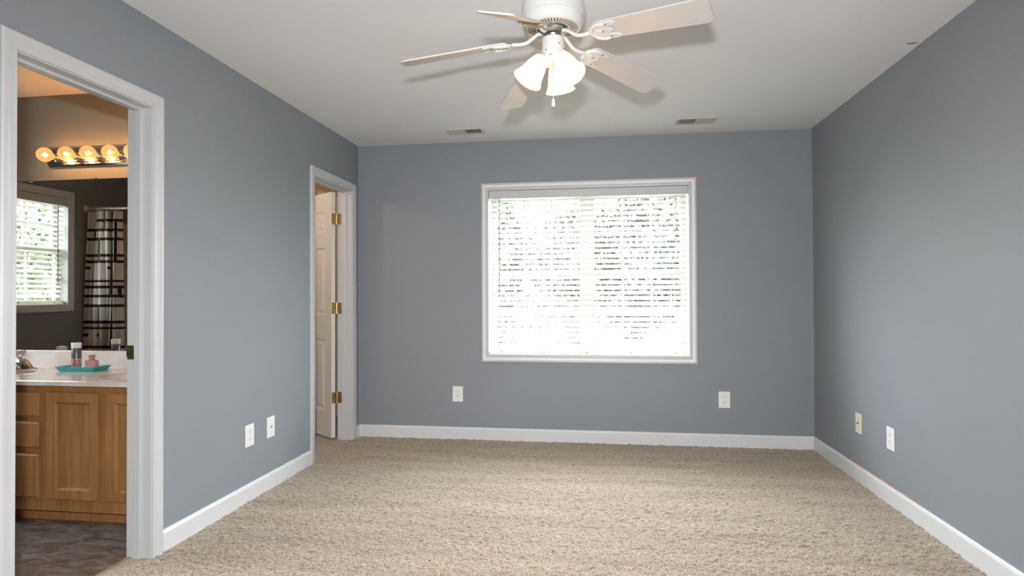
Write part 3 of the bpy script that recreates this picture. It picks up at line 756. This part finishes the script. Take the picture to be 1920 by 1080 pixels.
# lamps
prof_out = [(.022, .006), (.026, .002), (.030, -.006), (.036, -.022), (.0415, -.042), (.0450, -.062), (.0490, -.080), (.0550, -.095), (.0600, -.104), (.0612, -.107)]
prof = prof_out + [(r - .0022, z) for r, z in reversed(prof_out)]
for az in (204, 312, 78):
    d = Vector((math.cos(R(az)), math.sin(R(az)), 0)); tl = R(33)
    ax = d * math.sin(tl) - Vector((0, 0, 1)) * math.cos(tl)          # mouth direction
    neck = Vector((FX, FY, 2.118)) + d * .050
    Q = Matrix.Translation(neck) @ (-ax).to_track_quat('Z', 'Y').to_matrix().to_4x4()
    MB().tube([Vector((FX, FY, 2.122)) + d * .030, Vector((FX, FY, 2.126)) + d * .046, neck + ax * .004], [.012, .013, .014], 12).lathe([(0, .014), (.018, .012), (.024, .004), (.0245, -.004), (.020, -.008)], 24, Q).build('lamp_holder', FANW, fan, smooth=40)
    sh = MB().lathe(prof + [prof[0]], 40, Q).build('lamp_shade', SHADEG, fan, smooth=50)
    MB().lathe([(0, -.010), (.011, -.014), (.012, -.030), (.020, -.048), (.0225, -.062), (.018, -.076), (.009, -.083), (0, -.085)], 20, Q).build('bulb', FANBULB, sh, smooth=60)
    li = bpy.data.lights.new('fan_bulb_light', 'POINT'); li.energy = 9.0; li.color = (1.0, 0.52, 0.27); li.shadow_soft_size = .03
    lo = bpy.data.objects.new('fan_bulb_light', li); COL.objects.link(lo); lo.location = neck + ax * .098
# pull chains
def chain(x, y, z0, z1, bell):
    c = MB(); n = int((z0 - z1) / .0042)
    for k in range(n): c.lathe([(0, .0016), (.0014, .0008), (.0014, -.0008), (0, -.0016)], 6, Matrix.Translation((x, y, z0 - .0042 * k)))
    c.tube([(x, y, z0), (x, y, z1)], .0006, 5)
    o = c.build('pull_chain', PULLBEAD, fan)
    if bell: MB().lathe([(0, z1 + .004), (.003, z1 + .003), (.0045, z1 - .008), (.0062, z1 - .020), (.0058, z1 - .026), (0, z1 - .028)], 14, Matrix.Translation((x, y, 0))).build('pull_bell', PLASTIC, o, smooth=50)
chain(1.832, -2.512, 2.112, 1.945, True)
chain(1.7745, -2.475, 2.190, 2.135, False)
MB().lathe([(0, 2.190), (.006, 2.190), (.006, 2.182), (0, 2.180)], 10, Matrix.Translation((1.7765, -2.475, 0))).tube([(1.7765, -2.475, 2.186), (1.786, -2.472, 2.186)], .003, 8).build('chain_guide', PULLBEAD, fan)

# ------------------------------------------------------------------ small marks on walls and ceiling
def smear(pts, y, label):
    mb = MB(); mb.prism(pts, 0, .0008, Matrix.Translation((0, y, 0)) @ Matrix.Rotation(PI / 2, 4, 'X'))
    mb.build('paint_smear', ORANGE, label=label, category='paint mark', group='orange paint marks')
smear([(1.037, 2.078), (1.046, 2.074), (1.0505, 2.080), (1.0505, 2.098), (1.044, 2.099), (1.036, 2.090)], -.0002, 'small orange paint smear at the upper left corner of the window casing')
smear([(2.7705, 2.082), (2.776, 2.080), (2.786, 2.088), (2.787, 2.100), (2.779, 2.108), (2.7705, 2.104)], -.0002, 'small orange paint smear at the upper right corner of the window casing')
MB().box(W - .004, W - .0002, -1.55, -.62, .0985, .1035).build('paint_smear', mat('pale_orange_paint', (0.55, 0.28, 0.20), 0.6, var=0.25, vscale=12), label='thin faded orange paint line along the top of the right baseboard', category='paint mark')
MB().prism([(3.545, -1.592), (3.575, -1.600), (3.603, -1.596), (3.600, -1.586), (3.575, -1.577), (3.553, -1.580)], H - .0008, H - .0001).build('ceiling_scuff', SCUFF, label='grey scuff on the ceiling beside the right wall', category='scuff mark')

# ------------------------------------------------------------------ vanity
VX0, VX1, VF = -1.985, -.121, -2.070
van = thing('bathroom_vanity', 'honey maple bathroom vanity cabinet with doors and drawers below the sink counter', 'cabinet', ((VX0 + VX1) / 2, (VF + YV) / 2, -.012))
cb = MB(); cb.box(VX0, VX0 + .018, VF + .02, YV - .001, .06, .718).box(VX1 - .018, VX1, VF + .02, YV - .001, .06, .718).box(VX0 + .018, VX1 - .018, VF + .02, YV - .001, .06, .078).box(VX0 + .018, VX1 - .018, YV - .012, YV - .001, .078, .60).box(VX0 + .01, VX1 - .01, -2.0, YV - .01, -.012, .06)
cb.build('cabinet_body', WOOD, van)
ff = MB(); f0 = VF
for z0, z1 in ((.060, .142), (.664, .718)): ff.box(VX0, VX1, f0, f0 + .02, z0, z1)
for x0, x1 in ((VX0, VX0 + .05), (-1.60, -1.545), (-1.245, -1.195), (-.905, -.85), (-.556, -.50), (VX1 - .05, VX1)): ff.box(x0, x1, f0, f0 + .02, .142, .664)
for z0, z1 in ((.355, .390), (.523, .553)): ff.box(-1.195, -.905, f0, f0 + .02, z0, z1)
ff.build('face_frame', WOOD, van, bevel=.001)
def cab_door(x0, x1, z0, z1, hinge_left):
    y = VF; t = .019; s = .052
    d = MB(); d.box(x0, x0 + s, y - t, y, z0, z1).box(x1 - s, x1, y - t, y, z0, z1).box(x0 + s, x1 - s, y - t, y, z0, z0 + s).box(x0 + s, x1 - s, y - t, y, z1 - s, z1)
    do = d.build('door', WOOD, van, bevel=.0035)
    p = MB()
    prev = None; a0, a1, b0, b1 = x0 + s, x1 - s, z0 + s, z1 - s
    for off, yy in ((-.002, y - t + .002), (.008, y - t + .010), (.012, y - t + .011)):
        cur = [(a0 + off, yy, b0 + off), (a1 - off, yy, b0 + off), (a1 - off, yy, b1 - off), (a0 + off, yy, b1 - off)]
        if prev: p.add(prev + cur, [(k, (k + 1) % 4, 4 + (k + 1) % 4, 4 + k) for k in range(4)])
        prev = cur
    p.add(prev, [(0, 1, 2, 3)]); p.box(a0, a1, y - t + .012, y - .002, b0, b1)
    p.build('door_panel', WOOD, do)
    hx = x0 - .004 if hinge_left else x1 + .004
    for zz in (z0 + .085, z1 - .072):
        MB().tube([(hx, y - .004, zz - .022), (hx, y - .004, zz + .022)], .004, 8).build('cabinet_hinge', DARK, do)
cab_door(-.855, -.549, .126, .680, True); cab_door(-.506, -.200, .126, .680, False)
cab_door(-1.551, -1.245, .126, .680, False); cab_door(-1.900, -1.594, .126, .680, True)
def drawer(x0, x1, z0, z1):
    y = VF; d = MB(); prev = None
    for off, yy in ((0, y - .001), (0, y - .013), (.0045, y - .0135), (.009, y - .019)):
        cur = [(x0 + off, yy, z0 + off), (x1 - off, yy, z0 + off), (x1 - off, yy, z1 - off), (x0 + off, yy, z1 - off)]
        if prev: d.add(prev + cur, [(k, (k + 1) % 4, 4 + (k + 1) % 4, 4 + k) for k in range(4)])
        prev = cur
    d.add(prev, [(0, 1, 2, 3)])
    d.build('drawer', WOOD, van)
for z0, z1 in ((.549, .677), (.386, .526), (.127, .358)): drawer(-1.206, -.894, z0, z1)

# counter: one moulded top with two bowls and a backsplash
ctr = thing('vanity_countertop', 'cream marbled vanity countertop with moulded sink bowls and backsplash', 'countertop', ((VX0 + VX1) / 2, (YV - 2.11) / 2, .718))
def counter():
    x0, x1, y0, y1, zt = VX0 - .01, -T - .0035, -2.105, YV - .001, .742
    nx, ny = 170, 56
    V = []; F = []
    for j in range(ny + 1):
        for i in range(nx + 1):
            x = x0 + (x1 - x0) * i / nx; y = y0 + (y1 - y0) * j / ny; z = zt
            for cx in (-1.45, -.47):
                r = math.hypot((x - cx) / .235, (y + 1.845) / .175)
                if r < 1: z = zt - .105 * (1 - r ** 2.6)
                elif r < 1.12: z = zt + .003 * math.sin(PI * (r - 1) / .12)
            if j == 0: z = zt - .004
            V.append((x, y, z))
    for j in range(ny):
        for i in range(nx):
            a = j * (nx + 1) + i; F.append((a, a + 1, a + nx + 2, a + nx + 1))
    top = MB().add(V, F)
    # front and side skirts and the underside
    fr = [(x0, y0, .718), (x1, y0, .718), (x1, y0, zt - .004), (x0, y0, zt - .004)]
    top.add(fr, [(0, 1, 2, 3)]); top.add([(x0, y0, .718), (x0, y1, .718), (x0, y1, zt), (x0, y0, zt)], [(0, 1, 2, 3)]); top.add([(x0, y0, .718), (x1, y0, .718), (x1, VF + .02, .718), (x0, VF + .02, .718)], [(0, 1, 2, 3)])
    top.build('sink_top', MARBLE, ctr, smooth=40)
    MB().box(x0, x1, YV - .021, YV - .001, zt - .002, .847).build('backsplash', MARBLE, ctr, bevel=.003)
    for cx in (-1.45, -.47): MB().lathe([(.022, .001), (.020, .004), (.012, .003), (0, .001)], 20, Matrix.Translation((cx, -1.845, .6375))).build('drain', CHROME, ctr, smooth=40)
counter()
def faucet(label, fx, fy=-1.690, z=.742):
    t = thing('sink_faucet', label, 'faucet', (fx, fy, z), 'chrome sink faucets')
    pol = [(.118 * math.copysign(abs(math.cos(a)) ** .8, math.cos(a)), .030 * math.sin(a)) for a in [2 * PI * k / 40 for k in range(40)]]
    b = MB(); b.prism(pol, 0, .008, Matrix.Translation((fx, fy, z)))
    pol2 = [(x * .93, y * .8) for x, y in pol]; n = len(pol)
    b.add([(fx + x, fy + y, z + .008) for x, y in pol] + [(fx + x, fy + y, z + .016) for x, y in pol2], [(i, (i + 1) % n, n + (i + 1) % n, n + i) for i in range(n)] + [tuple(range(n, 2 * n))])
    b.build('deck_plate', CHROME, t, smooth=45)
    MB().lathe([(.044, .012), (.040, .024), (.030, .046), (.021, .062), (.013, .068), (0, .069)], 28, Matrix.Translation((fx, fy, z)) @ Matrix.Diagonal((2.1, .85, 1, 1))).build('valve_body', CHROME, t, smooth=45)
    MB().tube([(fx, fy - .01, z + .032), (fx, fy - .05, z + .046), (fx, fy - .10, z + .044), (fx, fy - .128, z + .030), (fx, fy - .132, z + .020)], [.018, .016, .013, .011, .010], 14, flat=.85).build('spout', CHROME, t, smooth=45)
    kp = [(0, .066), (.010, .068), (.012, .076), (.026, .086), (.031, .098), (.030, .110), (.024, .118), (0, .121)]
    MB().lathe(kp, 8, Matrix.Translation((fx, fy, z))).build('knob', ACRYL, t)
    MB().tube([(fx, fy + .022, z + .01), (fx, fy + .022, z + .06)], .002, 8).build('drain_rod', CHROME, t)
faucet('chrome faucet with crystal knob at the sink left of the teal tray', -1.437)
faucet('chrome faucet at the sink right of the teal tray, by the jamb', -.47)

# mirror, light bar
mr = thing('vanity_mirror', 'wide frameless mirror above the bathroom vanity', 'mirror', (-1.25, YV, .849))
MB().box(-2.3, -.150, YV - .006, YV - .001, .849, 1.9065).build('mirror_glass', MIRROR, mr)
for x in (-1.515, -1.06, -.6): MB().box(x - .008, x + .008, YV - .010, YV - .001, 1.899, 1.912).build('mirror_clip', CHROME, mr, bevel=.001)
lb = thing('vanity_light', 'chrome bathroom light bar with a row of amber globe bulbs above the mirror', 'light fixture', (-.93, YV, 1.98))
sec = [(0, 1.985), (.020, 1.985), (.030, 1.995), (.030, 2.006), (.036, 2.010), (.036, 2.080), (.030, 2.084), (.030, 2.093), (.020, 2.101), (0, 2.101)]
br = MB(); bx0, bx1 = -1.375, -.49; n = len(sec)
br.add([(bx0, YV - .001 - t, z) for t, z in sec] + [(bx1, YV - .001 - t, z) for t, z in sec], [(i, (i + 1) % n, n + (i + 1) % n, n + i) for i in range(n)] + [tuple(range(n)), tuple(range(2 * n - 1, n - 1, -1))])
br.build('back_plate', CHROME, lb)
for k in range(6):
    bxx = -1.302 + .146 * k; Q = Matrix.Translation((bxx, YV - .036, 2.037)) @ Matrix.Rotation(PI / 2, 4, 'X')   # local z -> -y
    so = MB().lathe([(0, 0), (.026, 0), (.026, .010), (.019, .014), (.018, .034), (0, .034)], 24, Q).build('socket', CHROME, lb, smooth=35)
    gp = [(.014, .030), (.017, .042)] + [(.0435 * math.sin(a), .088 - .0435 * math.cos(a)) for a in [R(30 + 150 * q / 14) for q in range(15)]]
    gp[-1] = (0, .088 + .0435)
    gb = MB().lathe(gp, 28, Q).build('bulb', GLOBE, lb, smooth=60)
    MB().lathe([(0, .074), (.007, .077), (.010, .088), (.007, .099), (0, .102)], 12, Q).build('filament', FILAMENT, gb, smooth=60)
    li = bpy.data.lights.new('vanity_bulb_light', 'POINT'); li.energy = 11.0; li.color = (1.0, 0.50, 0.19); li.shadow_soft_size = .012
    lo = bpy.data.objects.new('vanity_bulb_light', li); COL.objects.link(lo); lo.location = (bxx, YV - .036 - .088, 2.037)

# tray and bottles
tr = MB()
def rect(x0, x1, y0, y1, z): return [(x0, y0, z), (x1, y0, z), (x1, y1, z), (x0, y1, z)]
tx0, tx1, ty0, ty1 = -1.134, -.915, -1.727, -1.622; z = .7425
loops = [rect(tx0, tx1, ty0, ty1, z), rect(tx0 - .016, tx1 + .016, ty0 - .016, ty1 + .016, z + .026), rect(tx0 - .013, tx1 + .013, ty0 - .013, ty1 + .013, z + .027), rect(tx0 + .002, tx1 - .002, ty0 + .002, ty1 - .002, z + .004)]
V = [q for l_ in loops for q in l_]
F = [(0, 1, 2, 3)] + [(4 * i + k, 4 * i + (k + 1) % 4, 4 * i + 4 + (k + 1) % 4, 4 * i + 4 + k) for i in range(3) for k in range(4)] + [(12, 13, 14, 15)]
tr.add(V, F); tr.build('vanity_tray', TEAL, bevel=.0015, label='teal rectangular tray on the vanity counter between the sinks', category='tray')
cn = thing('spray_can', 'slim grey spray can with white cap and pink stripes on the teal tray', 'spray can', (-1.052, -1.694, .7466))
cz = .7466; Tm = Matrix.Translation((-1.052, -1.694, 0))
MB().lathe([(0, cz), (.0235, cz), (.0252, cz + .003), (.0252, cz + .128), (.022, cz + .133), (0, cz + .133)], 32, Tm).build('can_body', CANGREY, cn, smooth=35)
MB().lathe([(.0255, cz + .130), (.0262, cz + .131), (.0262, cz + .158), (.025, cz + .161), (0, cz + .161)], 32, Tm).build('cap', CANCAP, cn, smooth=35)
st = MB()
def arc_patch(mb, a0, a1, z0, z1, r=.0254):
    n = 5; V = []
    for k in range(n + 1):
        a = R(a0 + (a1 - a0) * k / n)
        for rr in (r, r + .0004): V += [Tm @ Vector((rr * math.cos(a), rr * math.sin(a), z0)), Tm @ Vector((rr * math.cos(a), rr * math.sin(a), z1))]
    F = []
    for k in range(n):
        o = 4 * k; F += [(o + 2, o + 6, o + 7, o + 3), (o, o + 1, o + 5, o + 4), (o + 1, o + 3, o + 7, o + 5), (o, o + 4, o + 6, o + 2)]
    F += [(0, 2, 3, 1), (4 * n, 4 * n + 1, 4 * n + 3, 4 * n + 2)]
    mb.add(V, F)
for q in range(4):
    b = 90 * q - 60
    for z0 in (.062, .049, .036): arc_patch(st, b, b + 46, cz + z0, cz + z0 + .007)
    for a in (52, 66): arc_patch(st, b + a, b + a + 8, cz + .036, cz + .069)
    for a in (0, 14, 28, 42, 58, 72): arc_patch(st, b + a, b + a + 7, cz + .004, cz + .031)
st.build('stripes', mat('can_pink', (0.75, 0.36, 0.32), 0.35), cn)
pb = thing('perfume_bottle', 'square pink glass perfume bottle with metal cap on the teal tray', 'perfume bottle', (-.951, -1.692, .7466))
MB().box(-.985, -.917, -1.706, -1.678, .7466, .806).build('glass_body', PERFUME, pb, bevel=.003)
MB().box(-.979, -.923, -1.700, -1.684, .755, .800).build('perfume', mat('pink_liquid', (0.74, 0.40, 0.36), 0.15), pb)
MB().lathe([(0, .8055), (.015, .8055), (.0165, .808), (.0165, .834), (.015, .836), (0, .836)], 24, Matrix.Translation((-.951, -1.692, 0))).build('cap', PINKMETAL, pb, smooth=35)
MB().lathe([(0, 0), (.007, 0), (.007, .0012), (0, .0014)], 14, Matrix.Translation((-.972, -1.706, .792)) @ Matrix.Rotation(PI / 2, 4, 'X')).build('badge', BRASS, pb)

# ------------------------------------------------------------------ tub alcove, curtain (seen in the mirror)
MB().box(XB + .001, XB + .012, YT, -2.99, .40, 1.866).box(XB, -.93, YT + .001, YT + .012, .40, 1.866).build('wall_surround', HOSE, kind='structure')
wall('wall_alcove', 0, -.93, -.83, YT, -2.96, -.012, H, [], BWALL)
tb = MB()
def loop(x0, x1, y0, y1, z, r=.08):
    pts = []
    for (cx, cy, a) in ((x1 - r, y1 - r, 0), (x0 + r, y1 - r, 90), (x0 + r, y0 + r, 180), (x1 - r, y0 + r, 270)):
        for k in range(5): an = R(a + 90 * k / 4); pts.append((cx + r * math.cos(an), cy + r * math.sin(an), z))
    return pts
ls = [loop(XB + .013, -.931, YT + .013, -3.03, -.012, .01), loop(XB + .013, -.931, YT + .013, -3.03, .41, .01), loop(XB + .09, -1.01, YT + .09, -3.10, .41), loop(XB + .16, -1.08, YT + .14, -3.15, .10)]
n = len(ls[0]); tb.add([q for l_ in ls for q in l_], [(i * n + k, i * n + (k + 1) % n, (i + 1) * n + (k + 1) % n, (i + 1) * n + k) for i in range(3) for k in range(n)] + [tuple(range(3 * n, 4 * n))])
tb.build('bathtub', TUBW, smooth=40, label='white bathtub in the alcove behind the shower curtain', category='bathtub')
ry, rz_ = -2.957, 1.950
rd = thing('shower_rod', 'pale straight shower rod across the tub, seen in the mirror', 'curtain rod', (-1.69, ry, rz_))
MB().tube([(XB + .001, ry, rz_), (-.931, ry, rz_)], .0125, 16).build('rod', RODM, rd, smooth=50)
for x, s in ((XB + .001, 1), (-.931, -1)): MB().lathe([(.034, 0), (.030, .012), (.014, .020)], 20, Matrix.Translation((x, ry, rz_)) @ Matrix.Rotation(s * PI / 2, 4, 'Y')).build('rod_flange', RODM, rd, smooth=40)
cu = thing('shower_curtain', 'white shower curtain with black grid bands gathered on the rod, in the mirror', 'shower curtain', (-2.27, ry, .3))
def curtain():
    nu, nz = 150, 330; z0, z1 = .30, 1.925
    V = []; F = []; MI = []
    zb = [1.844, 1.759, 1.68, 1.54, 1.484, 1.315, 1.264, 1.185, 1.101, .956, .905, .742, .66, .60, .50, .40]
    def P(u, z):
        k = (z1 - z) / (z1 - z0)
        xa, xb = -2.418 - .03 * min(1, k * 1.6), -2.115 + .010 * min(1, k * 1.6)
        amp = .030 + .012 * k
        x = xa + (xb - xa) * u + .012 * math.sin(u * 52 + 2 * k)
        y = ry + amp * math.sin(u * 44 + .6 * math.sin(3 * k + u * 5)) + .010 * math.sin(u * 15 + k * 3)
        return (x, y, z)
    for j in range(nz + 1):
        for i in range(nu + 1): V.append(P(i / nu, z0 + (z1 - z0) * j / nz))
    def black(u, z):
        for q, b in enumerate(zb):
            hw = .0115
            if abs(z - b) < hw:
                if q == 5 and (.72 < u < .86 or u < .1): return 1
                if q == 0 and u < .25: return 0
                if q == 5: return 1
                return 1
        if abs(z - 1.428) < .012 and (u < .10 or .62 < u < .74): return 1
        if abs(z - .845) < .012 and (u < .10 or .35 < u < .44 or .80 < u < .86): return 1
        if .715 < u < .775 and 1.19 < z < 1.93: return 1
        if .56 < u < .61 and (1.76 < z < 1.93): return 1
        if .43 < u < .475 and (1.485 < z < 1.68 or .90 < z < 1.10): return 1
        if .93 < u < .97 and 1.185 < z < 1.264: return 1
        if .70 < u < .74 and (.742 < z < 1.19): return 1
        if .20 < u < .235 and (1.68 < z < 1.76 or 1.264 < z < 1.315): return 1
        if .865 < u < .90 and 1.48 < z < 1.85: return 1
        return 0
    for j in range(nz):
        for i in range(nu):
            a = j * (nu + 1) + i; F.append((a, a + 1, a + nu + 2, a + nu + 1)); MI.append(black((i + .5) / nu, z0 + (z1 - z0) * (j + .5) / nz))
    mb = MB(); mb.v = V; mb.f = F; mb.mi = MI
    o = mb.build('curtain_cloth', [CURTW, CURTB], cu, smooth=80)
    sd = o.modifiers.new('cloth', 'SOLIDIFY'); sd.thickness = .0012
    for k in range(8):
        u = (k + .5) / 8; p = P(u, z1)
        pts = [(p[0], ry + .019 * math.cos(a), rz_ - .004 + .024 * math.sin(a)) for a in [2 * PI * q / 16 for q in range(17)]]
        MB().tube(pts, .002, 6).build('curtain_ring', RODM, cu)
curtain()
